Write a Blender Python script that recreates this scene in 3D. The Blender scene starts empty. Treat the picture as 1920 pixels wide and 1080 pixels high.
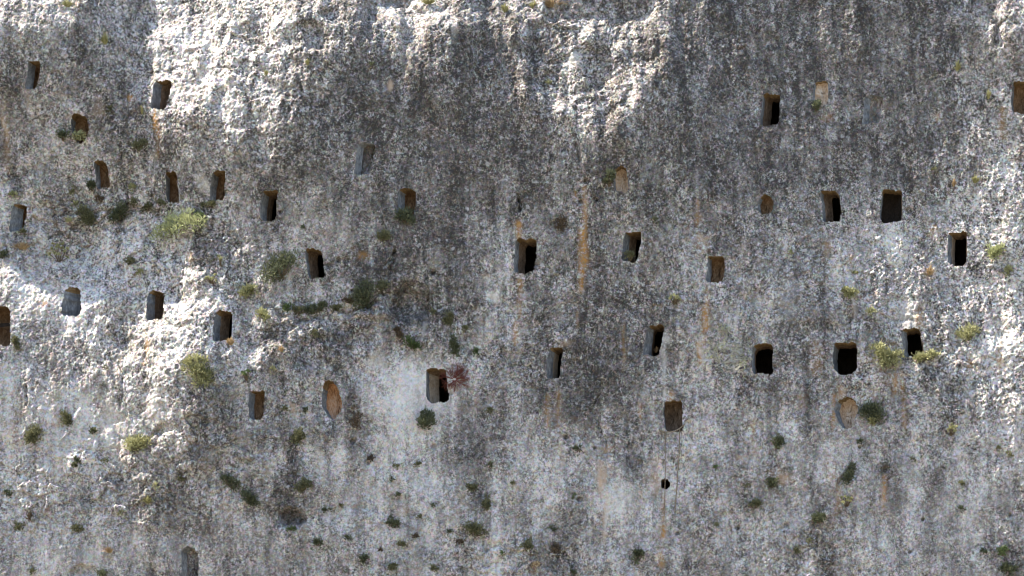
import bpy, math, random
import numpy as np
from mathutils import Vector, Matrix

# ------------------------------------------------------------------ camera, world, sun, exposure
sc = bpy.context.scene
CAM = np.array([0.0, -70.0, -10.0]); PITCH = math.atan2(10, 70); LENS = 84.0
FPX = 1920 * LENS / 36.0
cd = bpy.data.cameras.new('camera'); cam = bpy.data.objects.new('camera', cd)
sc.collection.objects.link(cam); sc.camera = cam
cd.lens = LENS; cd.sensor_width = 36; cd.clip_start = 0.5; cd.clip_end = 2000
cam.location = CAM.tolist(); cam.rotation_euler = (math.pi/2 + PITCH, 0, 0)

SUN = Vector((-0.60, -0.068, 0.79)).normalized()        # towards the sun: upper left, grazing the wall
world = bpy.data.worlds.new('World'); sc.world = world; world.use_nodes = True
wn = world.node_tree; wn.nodes.clear()
wo = wn.nodes.new('ShaderNodeOutputWorld'); wb = wn.nodes.new('ShaderNodeBackground')
sky = wn.nodes.new('ShaderNodeTexSky'); sky.sky_type = 'NISHITA'; sky.sun_disc = False
sky.sun_elevation = math.asin(SUN.z); sky.sun_rotation = math.atan2(SUN.x, SUN.y)
sky.air_density = 1.0; sky.dust_density = 1.0; sky.ozone_density = 1.2
wb.inputs['Strength'].default_value = 0.132
wn.links.new(sky.outputs[0], wb.inputs[0]); wn.links.new(wb.outputs[0], wo.inputs[0])
sl = bpy.data.lights.new('sun', 'SUN'); sl.energy = 4.2; sl.angle = math.radians(0.5); sl.color = (1.0, 0.93, 0.81)
so = bpy.data.objects.new('sun', sl); sc.collection.objects.link(so)
so.rotation_euler = SUN.to_track_quat('Z', 'Y').to_euler(); so.location = (-20, -20, 40)
vs = sc.view_settings; vs.view_transform = 'Standard'; vs.look = 'None'; vs.exposure = 1.57; vs.gamma = 1; sc.cycles.filter_width = 1.05; vs.use_curve_mapping = False

rnd = random.Random(7); rs = np.random.RandomState(5)
C = sc.collection

# ------------------------------------------------------------------ mapping between picture and cliff
cp, sp = math.cos(PITCH), math.sin(PITCH)
def px2plane(u, v, y=0.0):
    a = (np.asarray(u, float) - 960) / FPX; b = (540 - np.asarray(v, float)) / FPX
    dx = a; dy = cp - b*sp; dz = sp + b*cp
    t = (y - CAM[1]) / dy
    return CAM[0] + dx*t, CAM[2] + dz*t
def proj(x, y, z):
    rx, ry, rz = x-CAM[0], y-CAM[1], z-CAM[2]
    d = ry*cp + rz*sp; up = -ry*sp + rz*cp
    return 960 + FPX*rx/d, 540 - FPX*up/d
PM = 1 / float(px2plane(1000, 540)[0] - px2plane(999, 540)[0])   # pixels per metre

# ------------------------------------------------------------------ numpy noise
def hash2(ix, iy, s):
    h = (ix.astype(np.int64)*374761393 + iy.astype(np.int64)*668265263 + s*1442695041) & 0xffffffff
    h = ((h ^ (h >> 13)) * 1274126177) & 0xffffffff
    return ((h ^ (h >> 16)) & 0xffffff) / float(0xffffff)
def perlin(x, y, s=0):
    x0 = np.floor(x); y0 = np.floor(y); fx = x-x0; fy = y-y0
    u = fx*fx*fx*(fx*(fx*6-15)+10); v = fy*fy*fy*(fy*(fy*6-15)+10)
    def g(dx, dy):
        a = hash2(x0+dx, y0+dy, s)*6.2831853
        return np.cos(a)*(fx-dx) + np.sin(a)*(fy-dy)
    n0 = g(0,0)*(1-u) + g(1,0)*u; n1 = g(0,1)*(1-u) + g(1,1)*u
    return (n0*(1-v) + n1*v)*1.5
def fbm(x, y, s=0, o=4, gain=.5):
    r = 0; a = 1
    for i in range(o):
        r = r + a*perlin(x, y, s+i*17); x = x*2.03+3.1; y = y*2.03-1.7; a *= gain
    return r
def facets(x, y, s, tilt=.8):
    """angular chips: nearest-point cells, each with its own level and tilt"""
    ix = np.floor(x); iy = np.floor(y)
    best = np.full(x.shape, 9.0); second = np.full(x.shape, 9.0); val = np.zeros(x.shape)
    for dx in (-1, 0, 1):
        for dy in (-1, 0, 1):
            cx = ix+dx; cy = iy+dy
            px_ = cx + hash2(cx, cy, s); py_ = cy + hash2(cx, cy, s+1)
            ex = x-px_; ey = y-py_; d = ex*ex + ey*ey
            h = hash2(cx, cy, s+2)-.5 + tilt*((hash2(cx, cy, s+3)-.5)*ex + (hash2(cx, cy, s+4)-.5)*ey)
            m = d < best
            second = np.where(m, best, np.minimum(second, d)); val = np.where(m, h, val); best = np.where(m, d, best)
    return val, np.sqrt(second) - np.sqrt(best)
def smooth(a, b, x):
    t = np.clip((x-a)/(b-a), 0, 1); return t*t*(3-2*t)
def gridmap(rows, u, v, cell, jitter=0):
    g = np.array([[float(c) for c in r] for r in rows])/9.0
    if jitter:
        u = u + jitter*fbm(u/90., v/90., 301, 3); v = v + jitter*fbm(u/90., v/90., 401, 3)
    x = np.clip(u/cell-.5, 0, g.shape[1]-1.001); y = np.clip(v/cell-.5, 0, g.shape[0]-1.001)
    i = np.floor(x).astype(int); j = np.floor(y).astype(int); fx = smooth(0, 1, x-i); fy = smooth(0, 1, y-j)
    return (g[j,i]*(1-fx)+g[j,i+1]*fx)*(1-fy) + (g[j+1,i]*(1-fx)+g[j+1,i+1]*fx)*fy

# how dark the lichen and varnish on the rock are (0 bare and pale, 9 black)
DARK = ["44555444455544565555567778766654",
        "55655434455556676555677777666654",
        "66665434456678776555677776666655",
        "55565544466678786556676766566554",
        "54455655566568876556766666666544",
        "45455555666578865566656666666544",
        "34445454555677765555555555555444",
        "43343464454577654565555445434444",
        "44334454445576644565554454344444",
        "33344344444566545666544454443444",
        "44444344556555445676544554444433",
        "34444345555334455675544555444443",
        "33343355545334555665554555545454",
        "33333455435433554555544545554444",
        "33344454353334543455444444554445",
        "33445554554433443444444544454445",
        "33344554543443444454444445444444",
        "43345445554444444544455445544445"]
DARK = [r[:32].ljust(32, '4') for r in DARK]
Z = '0'*17; O1 = '1'*17
# lean of the big forms, shaped to set where the sun falls: 9 steeply up and left, 0 down and right
LEAN = ["887654356767887671367545643111310000000110003655",
        "654211268667652550798735645676830000001320001444",
        "111100387576735530575114357466710000003200001344",
        "000001478646676310243003528255400000001100001122",
        "000001467655675100012004527456100000000110001323",
        "000001234554553000000002226653000000000000012332",
        "000000011233544100000000001462000000000000012233",
        "000000001111410000000000004300000000000000002333",
        "000000000000100000000000001000000000000000013334",
        "111111111110100000000000000000000010000000012233",
        "221123444310100000000000000000000112101122233323",
        "222256768312100000000000000000000112111222223333",
        "224787538312110000000000000000000122111222212323",
        "457566456622210000000000000000000122111222222332",
        "544544675731210000000000000000000122111112332334",
        "433444657721640000000000000000000112111112322344",
        "333335657621430000000000000000001112111112232344",
        "233234456211210000000000000000000112111111222344",
        "122123353111100000000000000000001111111111222334",
        "111112231421000000000000000000001111111111222233",
        "111112343211000111111111111111110111111111122222",
        "111122432110000111111111111111110111111111111221",
        "111111111110000111111111111111110111111111111111",
        "111111111110000111111111111111110111111111111111",
        "111111111110000111111111111111110111111111111111",
        "111111111110000111111111111111110111111111111111",
        "111111111110000111111111111111110111111111111111"]
LEAN = [r[:48].ljust(48, '1') for r in LEAN]

# ------------------------------------------------------------------ broad relief of the wall: integrate the leaning along the sun's track
GX0, GX1, GZ0, GZ1, GN, GM = -48., 48., -32., 32., 1536, 1024
gx = np.linspace(GX0, GX1, GN, endpoint=False); gz = np.linspace(GZ0, GZ1, GM, endpoint=False)
XX, ZZ = np.meshgrid(gx, gz)
uu, vv = proj(XX, 0*XX, ZZ)
lean = gridmap(LEAN, uu, vv, 40, 26)
edge = np.clip(1 - np.maximum(np.abs(XX)-17, 0)/6, 0, 1) * np.clip(1 - np.maximum(np.abs(ZZ)-9.5, 0)/5, 0, 1)
lean = np.clip(lean + .16*np.exp(-(((uu-285)/110)**2+((vv-560)/150)**2)) + .12*np.exp(-(((uu-150)/130)**2+((vv-520-.25*(150-uu))/45)**2)) + .10*np.exp(-(((uu-1830)/110)**2+((vv-430)/240)**2)) + .10*fbm(XX/1.1, ZZ/1.6, 17, 2)*smooth(.2,.5,lean) - .22*np.exp(-(((uu-50)/120)**2+((vv-610)/110)**2)) - .10*smooth(1480, 1700, uu) - .08*smooth(1300, 1420, uu)*(1-smooth(380, 470, vv)) - .07*smooth(680, 800, vv), 0, 1)
lean = .5*lean + .5*smooth(.24, .66, lean + .34*fbm(XX/.6, ZZ/1.3, 15, 4, .7) + .05*fbm(XX/.13, ZZ/.2, 16, 1))*smooth(.03,.2,lean)
lean = lean*edge + .1*(1-edge)
S = -0.27 + 1.05*lean**1.1
S = S + (0.60*fbm(XX/.50, ZZ/.62, 11, 4, .6) + .42*fbm(XX/1.4, ZZ/2.0, 12, 2))*smooth(.08,.6,lean) + .05*fbm(XX/1.3, ZZ/2.0, 13, 3)
kx = 2*np.pi*np.fft.fftfreq(GN, (GX1-GX0)/GN); kz = 2*np.pi*np.fft.fftfreq(GM, (GZ1-GZ0)/GM)
KX, KZ = np.meshgrid(kx, kz)
dl = math.hypot(SUN.x, SUN.z); dx_, dz_ = -SUN.x/dl, -SUN.z/dl
KD = KX*dx_ + KZ*dz_; KP = KX*dz_ - KZ*dx_
HB = np.real(np.fft.ifft2(np.fft.fft2(S) * (-1j*KD) / (KD**2 + .16*KP**2 + 1/7.0**2)))
HB = HB - np.median(HB)
def bil(A, x, z):
    i = np.clip((x-GX0)/(GX1-GX0)*GN, 0, GN-1.001); j = np.clip((z-GZ0)/(GZ1-GZ0)*GM, 0, GM-1.001)
    a = np.floor(i).astype(int); b = np.floor(j).astype(int); f = i-a; g = j-b
    return (A[b,a]*(1-f)+A[b,a+1]*f)*(1-g) + (A[b+1,a]*(1-f)+A[b+1,a+1]*f)*g

# ------------------------------------------------------------------ fine grid of the wall
def axis(a, b, cell, lo, hi):
    core = np.arange(a, b+cell*.5, cell)
    def outer(start, end, sgn):
        out = []; p = start; st = cell
        while (end-p)*sgn > 0:
            st = min(st*1.13, .9); p = p + sgn*st; out.append(p)
        return out
    return np.array(outer(a, lo, -1)[::-1] + list(core) + outer(b, hi, 1))
ax_x = axis(-15.6, 15.6, 0.0265, -44, 44); ax_z = axis(-9.0, 9.2, 0.0265, -24.5, 22)
NX, NZ = len(ax_x), len(ax_z)
X, ZG = np.meshgrid(ax_x, ax_z)
H = bil(HB, X, ZG)
U, V = proj(X, -H, ZG)

def poly_d(u, v, pts):
    p = np.array(pts, float); return v - np.interp(u, p[:,0], p[:,1]), smooth(p[0,0]-14, p[0,0]+22, u)*(1-smooth(p[-1,0]-22, p[-1,0]+14, u))
LEDGES = [([(80,404),(150,398),(200,402),(280,404),(330,420),(385,398)], .30, 70),
          ([(255,872),(300,818),(345,770),(390,706),(432,640)], .20, 130),
          ([(0,352),(40,330),(95,312)], .22, 50),
          ([(0,486),(60,470),(120,486),(190,505)], .16, 60),
          ([(480,566),(520,592),(560,606),(610,600),(650,590),(700,572),(735,548)], .36, 90),
          ([(735,652),(760,640),(800,610),(830,600)], .18, 60),
          ([(1500,1024),(1530,985),(1565,930),(1600,872),(1632,838)], .16, 90),
          ([(84,838),(120,806),(145,765),(158,722)], .10, 60),
          ([(690,694),(712,668),(742,642)], .10, 50),
          ([(1594,476),(1610,464),(1640,461),(1668,468)], .08, 30),
          ([(1730,490),(1755,472),(1772,448)], .08, 30),
          ([(0,262),(110,262),(170,272)], .06, 40),
          ([(540,985),(600,960),(700,958),(800,975)], .10, 70),
          ([(1385,815),(1440,800),(1500,806)], .07, 50),
          ([(1640,690),(1700,680),(1760,664),(1850,650)], .14, 60),
          ([(690,30),(740,12),(800,26),(850,24),(905,14)], .22, 50),
          ([(975,14),(1010,30),(1045,26),(1085,6)], .22, 50),
          ([(1800,40),(1850,44),(1920,48)], .12, 30)]
wob = 13*fbm(U/34., V/34., 77, 4, .6)
for pts, amp, dec in LEDGES:
    d, m = poly_d(U, V + wob, pts)
    m = m*np.clip(.65+.9*fbm(U/60., V/60., 78, 3), .1, 1.5)
    H = H + m*(amp*smooth(-6, 26, d)*np.exp(-np.maximum(d, 0)/dec) - .45*amp*np.exp(-((d+5)/5.)**2))
PITS = [(770,570,40,34,.55),(545,972,24,17,.35),(588,66,26,24,.28),(694,36,10,34,.2),(745,4,26,14,.3),(1120,128,26,40,.22),(1010,75,30,40,.18),
        (620,28,22,16,.16),(520,170,26,22,.14),(430,300,22,20,.08),(1035,22,16,14,.2),(1600,700,10,10,.0),(152,1072,26,12,.3),(1050,425,20,16,.12),
        (1215,640,22,30,.08),(1505,30,26,60,.10),(905,160,30,60,.10),(1690,570,6,6,.0),(1415,560,30,18,.06),(360,150,20,24,.14),(470,90,18,20,.12),(560,120,24,18,.14)]
for u0, v0, ru, rv, dp in PITS:
    q = ((U+wob*.6-u0)/ru)**2 + ((V+wob*.6-v0)/rv)**2
    H = H - dp*np.exp(-q*q)
SOCK = [(614,498,5),(604,470,0),(1005,497,5),(1290,794,6),(317,194,5),(113,588,4),(152,582,4),(309,589,4),(266,584,5),(445,629,5),(526,397,4),(634,487,5),
        (650,487,6),(778,392,4),(811,511,5),(1196,480,4),(1703,396,6),(1090,378,4),(1119,375,3),(1098,339,5),(1661,880,6),(1725,579,6),(1061,820,5),(1087,936,5),
        (1115,840,3),(1200,868,6),(973,375,4),(975,390,4),(1402,690,4),(1453,688,4),(1613,700,4),(1580,665,0),(845,738,4),(1386,740,3),(1612,838,3),(1613,1070,4),
        (1476,985,6),(660,545,3),(1470,218,4),(1578,399,4),(1452,402,4),(60,730,3),(48,725,3),(1707,1035,3),(1731,974,3),(1895,965,3),(1590,1005,0),(690,868,4),(533,758,0),
        (661,828,5),(813,838,5),(340,372,5),(334,366,3),(425,361,4),(1052,690,3),(1385,990,4),(1270,1000,3)]
for u0, v0, r in SOCK:
    if r: H = H - .16*np.exp(-(((U-u0)/r)**2 + ((V-v0)/r)**2)**2)
CRACKS = [([(48,722),(50,742),(47,760)],2.2,.14),([(227,300),(229,288),(225,305)],2,.08),([(1083,268),(1086,300)],3,.2),([(972,365),(976,382),(975,396)],3,.15),
          ([(334,410),(333,470),(336,560),(331,600)],2,.07),([(268,830),(300,800)],3,.15),([(640,640),(690,700)],2,.05),([(1130,720),(1112,770),(1142,840)],2,.08),
          ([(800,500),(803,560),(795,600)],3,.1),([(1876,40),(1874,85)],3,.15),([(1866,80),(1872,46)],3,.12),([(225,680),(228,760)],2,.06),([(725,500),(740,470),(735,510)],2.4,.12),
          ([(270,902),(266,926)],3,.12),([(1740,490),(1768,460)],3,.1),([(1600,870),(1572,905)],3,.14)]
for pts, w, dp in CRACKS:
    for (a, b), (c, e) in zip(pts[:-1], pts[1:]):
        L2 = (c-a)**2+(e-b)**2; uq = U+wob*.4; vq = V
        t = np.clip(((uq-a)*(c-a)+(vq-b)*(e-b))/L2, 0, 1)
        dd = np.hypot(uq-a-t*(c-a), vq-b-t*(e-b)); H = H - dp*np.exp(-(dd/w)**2)
def blob(u0, v0, ru, rv): return np.exp(-(((U-u0)/ru)**2+((V-v0)/rv)**2))
chunk = np.clip(blob(120,430,220,70)+blob(250,470,160,70)+blob(400,830,170,120)+blob(120,920,190,90)+blob(1000,1050,170,60)+blob(1520,1060,90,60)
        + .8*blob(600,620,150,50)+.6*blob(1000,650,160,90)+.5*blob(1560,560,260,140)+.5*blob(1750,700,220,120)+.9*blob(450,120,220,140)+.8*blob(1100,120,140,130)+.7*blob(300,560,110,150), 0, 1)
smoothz = np.clip(blob(790,760,110,80)+blob(640,410,130,60)+blob(200,790,110,60)+blob(1800,950,200,110)+.7*blob(760,930,160,90)+blob(150,1040,150,40)
        +.75*blob(1560,200,330,190)+.5*blob(820,330,220,240)+.7*blob(1560,850,80,60)+.8*blob(1180,950,60,80), 0, 1)
rough = np.clip(1 - .72*smoothz, .2, 1)
H = H - .10*blob(1700,598,26,22)
H = H + .075*fbm(X/.9, ZG/1.5, 21, 3)*(.6+.4*rough)
H = H + .038*np.abs(fbm(X/.40, ZG/.62, 31, 3))*rough*(1-.4*smooth(660, 780, V))
H = H + .022*fbm(X/.17, ZG/.22, 41, 2, .6)*rough*(1-.4*smooth(660, 780, V)) + .026*fbm(X/.085, ZG/.095, 43, 2, .7)*rough
f1, e1 = facets(X/.42+.4*perlin(X/.5, ZG/.5, 3), ZG/.34+.4*perlin(X/.5, ZG/.5, 4), 51, 1.2)
f2, e2 = facets(X/.15+.5*perlin(X/.3, ZG/.3, 5), ZG/.14+.5*perlin(X/.3, ZG/.3, 6), 61, 1.4)
H = H + (.13*(1+.6*blob(150,410,240,60))*f1 - .04*(1-smooth(0, .16, e1)))*chunk + (.036*f2 - .016*(1-smooth(0, .2, e2)))*np.clip(.40+chunk, 0, 1)*rough
pit = perlin(X/.085, ZG/.11, 71); H = H - .030*smooth(.25, .6, pit)*rough
# vertical runnels below the brow
run = perlin(X/.28, ZG/3.2, 81); topm = smooth(520, 120, V)
H = H + .06*run*topm*(1-.75*smooth(1250, 1400, U))
far = np.clip((np.maximum(np.abs(X)-15.6, 0)+np.maximum(np.abs(ZG)-9.1, 0))/3, 0, 1)
H = H*(1-far) + far*(bil(HB, X, ZG) + 1.2*fbm(X/7, ZG/7, 91, 3)-.1)
H = H + smooth(14, 22, ZG)*-2.5 + smooth(-15, -24, ZG)*2.0
Y = -H
U, V = proj(X, Y, ZG)
def hq(x, z):
    i = np.clip(np.interp(x, ax_x, np.arange(NX)), 0, NX-1.001); j = np.clip(np.interp(z, ax_z, np.arange(NZ)), 0, NZ-1.001)
    a = np.floor(i).astype(int); b = np.floor(j).astype(int); f = i-a; g = j-b
    return (Y[b,a]*(1-f)+Y[b,a+1]*f)*(1-g) + (Y[b+1,a]*(1-f)+Y[b+1,a+1]*f)*g
def at(u, v):
    """the point of the cliff seen at a picture position"""
    y = np.zeros_like(np.asarray(u, float))
    for _ in range(5):
        x, z = px2plane(u, v, y); y = .3*y + .7*hq(x, z)
    x, z = px2plane(u, v, y)
    return x, y, z

# ------------------------------------------------------------------ materials
def newmat(name):
    m = bpy.data.materials.new(name); m.use_nodes = True; nt = m.node_tree
    b = nt.nodes['Principled BSDF']; b.inputs['Roughness'].default_value = .9
    b.inputs['Specular IOR Level'].default_value = .15
    return m, nt, b
def N(nt, t, **k):
    n = nt.nodes.new(t)
    for a, b in k.items(): setattr(n, a, b)
    return n
def noise(nt, vec, scale, detail=4, rough=.6, dist=0):
    n = N(nt, 'ShaderNodeTexNoise'); n.inputs['Scale'].default_value = scale; n.inputs['Detail'].default_value = detail
    n.inputs['Roughness'].default_value = rough; n.inputs['Distortion'].default_value = dist
    nt.links.new(vec, n.inputs['Vector']); return n.outputs['Fac']
def ramp(nt, src, stops):
    r = N(nt, 'ShaderNodeValToRGB'); e = r.color_ramp.elements
    while len(e) < len(stops): e.new(.5)
    for el, (p, c) in zip(e, stops): el.position = p; el.color = (c, c, c, 1) if isinstance(c, (int, float)) else (*c, 1)
    nt.links.new(src, r.inputs[0]); return r.outputs[0]
def mix(nt, fac, a, b, mode='MIX'):
    m = N(nt, 'ShaderNodeMix', data_type='RGBA', blend_type=mode)
    for s, k in ((fac, 0), (a, 6), (b, 7)):
        if isinstance(s, (int, float)): m.inputs[k].default_value = s
        elif isinstance(s, tuple): m.inputs[k].default_value = (*s, 1)
        else: nt.links.new(s, m.inputs[k])
    return m.outputs[2]
def math_(nt, op, a, b=None, c=None, clamp=False):
    m = N(nt, 'ShaderNodeMath', operation=op); m.use_clamp = clamp
    for k, s in enumerate((a, b, c)):
        if s is None: continue
        if isinstance(s, (int, float)): m.inputs[k].default_value = s
        else: nt.links.new(s, m.inputs[k])
    return m.outputs[0]
def coords(nt, scale=(1,1,1), obj=True):
    g = N(nt, 'ShaderNodeNewGeometry'); mp = N(nt, 'ShaderNodeMapping'); mp.inputs['Scale'].default_value = scale
    nt.links.new(g.outputs['Position'], mp.inputs['Vector']); return mp.outputs[0]

def rock_nodes(nt, b, dark, orange, pale, tan, speck=1.0):
    P = coords(nt); PS = coords(nt, (1, 1, .75))
    big = noise(nt, PS, 1.1, 5, .6)
    med = noise(nt, PS, 5.0, 5, .65, .4)
    fine = noise(nt, P, 13, 5, .75, .3)
    vfine = noise(nt, P, 34, 4, .75)
    drip = noise(nt, coords(nt, (1, 1, .10)), 2.6, 5, .65, .3)
    patch = ramp(nt, noise(nt, P, 1.7, 4, .6, .8), [(.38, .55), (.62, 1.25)])
    t = math_(nt, 'MULTIPLY', math_(nt, 'SUBTRACT', med, .5), 1.5)
    t = math_(nt, 'ADD', t, math_(nt, 'MULTIPLY', math_(nt, 'SUBTRACT', fine, .5), 2.7))
    t = math_(nt, 'ADD', t, math_(nt, 'MULTIPLY', math_(nt, 'SUBTRACT', vfine, .5), 2.2))
    t = math_(nt, 'MULTIPLY', math_(nt, 'MULTIPLY', t, patch), speck)
    t = math_(nt, 'ADD', t, math_(nt, 'MULTIPLY', math_(nt, 'SUBTRACT', big, .5), .7))
    t = math_(nt, 'ADD', t, math_(nt, 'MULTIPLY', math_(nt, 'SUBTRACT', drip, .5), .9))
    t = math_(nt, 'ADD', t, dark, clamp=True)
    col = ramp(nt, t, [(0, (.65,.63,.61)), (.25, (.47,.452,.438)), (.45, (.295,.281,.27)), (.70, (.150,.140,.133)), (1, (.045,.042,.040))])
    # warm and cool drifts
    drift = noise(nt, P, 2.3, 4, .6, .6)
    col = mix(nt, ramp(nt, drift, [(.44, 0), (.70, .6)]), col, mix(nt, 1, col, (1.0,.90,.80), 'MULTIPLY'))
    col = mix(nt, ramp(nt, noise(nt, P, 3.7, 4, .6, .6), [(.5, 0), (.75, .5)]), col, mix(nt, 1, col, (.86,.95,1.08), 'MULTIPLY'))
    hn = N(nt, 'ShaderNodeTexNoise'); hn.inputs['Scale'].default_value = 11; hn.inputs['Detail'].default_value = 4; hn.inputs['Roughness'].default_value = .7; nt.links.new(P, hn.inputs['Vector'])
    hs = N(nt, 'ShaderNodeVectorMath', operation='MULTIPLY_ADD'); hs.inputs[1].default_value = (1.15, .85, 1.25); hs.inputs[2].default_value = (.465, .58, .345); nt.links.new(hn.outputs['Color'], hs.inputs[0])
    col = mix(nt, 1, col, hs.outputs[0], 'MULTIPLY')
    # discs of pale crust lichen
    vo = N(nt, 'ShaderNodeTexVoronoi'); vo.inputs['Scale'].default_value = 5.0; vw = N(nt, 'ShaderNodeVectorMath', operation='ADD'); nt.links.new(P, vw.inputs[0]); wn_ = N(nt, 'ShaderNodeTexNoise'); wn_.inputs['Scale'].default_value = 9; nt.links.new(P, wn_.inputs['Vector']); wm_ = N(nt, 'ShaderNodeVectorMath', operation='SCALE'); wm_.inputs['Scale'].default_value = .22; nt.links.new(wn_.outputs['Color'], wm_.inputs[0]); nt.links.new(wm_.outputs[0], vw.inputs[1]); nt.links.new(vw.outputs[0], vo.inputs['Vector'])
    vs_ = N(nt, 'ShaderNodeSeparateColor'); nt.links.new(vo.outputs['Color'], vs_.inputs[0])
    disc = math_(nt, 'MULTIPLY', ramp(nt, math_(nt, 'ADD', vo.outputs['Distance'], math_(nt, 'MULTIPLY', fine, .6)), [(.50, 1), (.66, 0)]), ramp(nt, vs_.outputs[0], [(.76, 0), (.84, .42)]))
    col = mix(nt, disc, col, (.56,.55,.545))
    # small rusty lichens everywhere, thick where the mask says
    sp_ = ramp(nt, noise(nt, P, 15, 4, .7, 1.0), [(.60, 0), (.67, .6)])
    col = mix(nt, math_(nt, 'MULTIPLY', sp_, ramp(nt, noise(nt, P, .8, 3), [(.40, .15), (.60, 1)])), col, (.40,.24,.12))
    of = math_(nt, 'MULTIPLY', orange, ramp(nt, math_(nt, 'ADD', fine, math_(nt, 'MULTIPLY', med, .3)), [(.52, .1), (.72, 1)]))
    col = mix(nt, of, col, (.46,.235,.065))
    col = mix(nt, math_(nt, 'MULTIPLY', tan, ramp(nt, fine, [(.3, .5), (.6, 1)])), col, (.50,.36,.25))
    col = mix(nt, math_(nt, 'MULTIPLY', pale, ramp(nt, fine, [(.3, .55), (.6, 1)])), col, (.60,.56,.51))
    nt.links.new(col, b.inputs['Base Color'])
    bm = N(nt, 'ShaderNodeBump'); bm.inputs['Strength'].default_value = .6; bm.inputs['Distance'].default_value = .03
    hh = math_(nt, 'ADD', math_(nt, 'MULTIPLY', fine, .6), math_(nt, 'MULTIPLY', vfine, .5))
    nt.links.new(hh, bm.inputs['Height']); nt.links.new(bm.outputs[0], b.inputs['Normal'])

m_cliff, nt, b = newmat('limestone')
at_ = N(nt, 'ShaderNodeVertexColor', layer_name='lichen'); sep = N(nt, 'ShaderNodeSeparateColor'); nt.links.new(at_.outputs['Color'], sep.inputs[0])
spk = N(nt, 'ShaderNodeAttribute', attribute_name='speckle'); rock_nodes(nt, b, sep.outputs[0], sep.outputs[1], sep.outputs[2], at_.outputs['Alpha'], spk.outputs['Fac'])
def valnode(nt, v):
    n = N(nt, 'ShaderNodeValue'); n.outputs[0].default_value = v; return n.outputs[0]
def brown(name, c1, c2, c3, sc_=5):
    m, nt, b = newmat(name); P = coords(nt, (1, 1, .45))
    a = noise(nt, P, sc_, 5, .65, .5); f = noise(nt, P, 28, 4, .7)
    col = ramp(nt, math_(nt, 'ADD', math_(nt, 'MULTIPLY', a, .7), math_(nt, 'MULTIPLY', f, .65)), [(.50, c1), (.67, c2), (.84, c3)])
    nt.links.new(col, b.inputs['Base Color'])
    bm = N(nt, 'ShaderNodeBump'); bm.inputs['Strength'].default_value = .6; bm.inputs['Distance'].default_value = .03
    nt.links.new(f, bm.inputs['Height']); nt.links.new(bm.outputs[0], b.inputs['Normal']); return m
m_jamb = brown('weathered_shaded_jamb', (.09,.093,.10), (.175,.18,.188), (.31,.315,.32), 6)  # weathered rock; its darker blue-grey also paints the jambs' sky-lit shade
m_rockback, nt, b = newmat('niche_rock'); nv_ = [N(nt, 'ShaderNodeValue') for _ in range(2)]; nv_[0].outputs[0].default_value = .6; nv_[1].outputs[0].default_value = 0; rock_nodes(nt, b, nv_[0].outputs[0], nv_[1].outputs[0], nv_[1].outputs[0], nv_[1].outputs[0], .6)
m_rust = brown('rusty_rock', (.10,.06,.035), (.26,.155,.085), (.42,.28,.17), 7)
m_brown = brown('iron_stained_rock', (.08,.055,.038), (.19,.128,.085), (.33,.24,.165))
m_lintel = brown('ochre_rock', (.09,.06,.032), (.20,.13,.065), (.30,.21,.12))
m_cream = brown('cream_rock', (.28,.21,.14), (.45,.36,.27), (.55,.47,.38))
m_orange = brown('orange_rock', (.18,.09,.045), (.58,.32,.17), (.72,.54,.40), 4)
m_peach = brown('peach_rock', (.26,.16,.10), (.58,.42,.29), (.70,.60,.50), 5)
m_deep_shade = brown('shaded_chamber_rock', (.025,.018,.013), (.045,.033,.025), (.07,.05,.04))  # near-black rock; the chambers' deep shade is put into its colour
m_greyback = m_jamb

# ------------------------------------------------------------------ tombs: outlines in picture pixels
# u0,v0,u1,v1: box; lean: how far the foot is shifted left; jf: share of width taken by the outer jamb; bf: share taken by the stained inner face;
# kind of back: 'dark' deep chamber, else material of a shallow back wall and its depth; rnd: corner rounding
T = []
def tomb(u0, v0, u1, v1, label, lean=0, jf=.3, bf=.35, back='dark', depth=.45, rnd_=.12, inner=None, arch=0, cat='tomb opening', name='tomb_opening', jm=None, lt=.05):
    T.append(dict(box=(u0,v0,u1,v1), label=label, lean=lean, jf=jf, bf=bf, back=back, depth=depth, r=rnd_, inner=inner, arch=arch, cat=cat, name=name, jm=jm, lt=lt))
tomb(50,115,73,166,'narrow leaning tomb doorway with rusty inner face, uppermost at the far left', 7,.38,.62,'brown',.5)
tomb(285,151,318,204,'leaning tomb doorway with a sunlit white left edge on the bright upper left rock', 11,.36,.45,'dark',.5)
tomb(134,213,165,267,'round topped shallow brown niche with bushes at its foot, upper left', -6,.10,.9,'brown',.42,.35,arch=.5)
tomb(179,302,203,352,'narrow brown tomb doorway slanting to the right, below the round topped niche', -7,.22,.78,'brown',.45)
tomb(312,323,333,380,'slim rust brown tomb slot just above the large pale bush', -4,.15,.85,'brown',.5)
tomb(396,321,421,375,'brown tomb doorway right of the slim slot, above the ledge bushes', 4,.30,.7,'brown',.5)
tomb(20,384,48,433,'half weathered grey tomb doorway on the slope at the left edge above dry grass', 8,.62,.38,'brown',.5)
tomb(118,540,151,593,'grey walled tomb doorway with rounded top in the lit rock at left', 4,.78,.1,'dark',.55,.25,arch=.3)
tomb(276,547,306,599,'tomb doorway with pale left jamb and brown interior in the brightest lit rock', 4,.34,.40,'dark',.5,.15)
tomb(401,584,434,639,'tomb doorway with bright ochre lintel at the edge of the lit rock', 4,.25,.42,'dark',.5)
tomb(-30,575,18,647,'large brown tomb chamber cut off by the left edge of the photo', 0,.15,.7,'brown',.9,inner='slit')
tomb(490,358,518,414,'black tomb doorway with wide grey jamb above the big dark bush', 5,.30,.22,'dark',.5)
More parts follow.
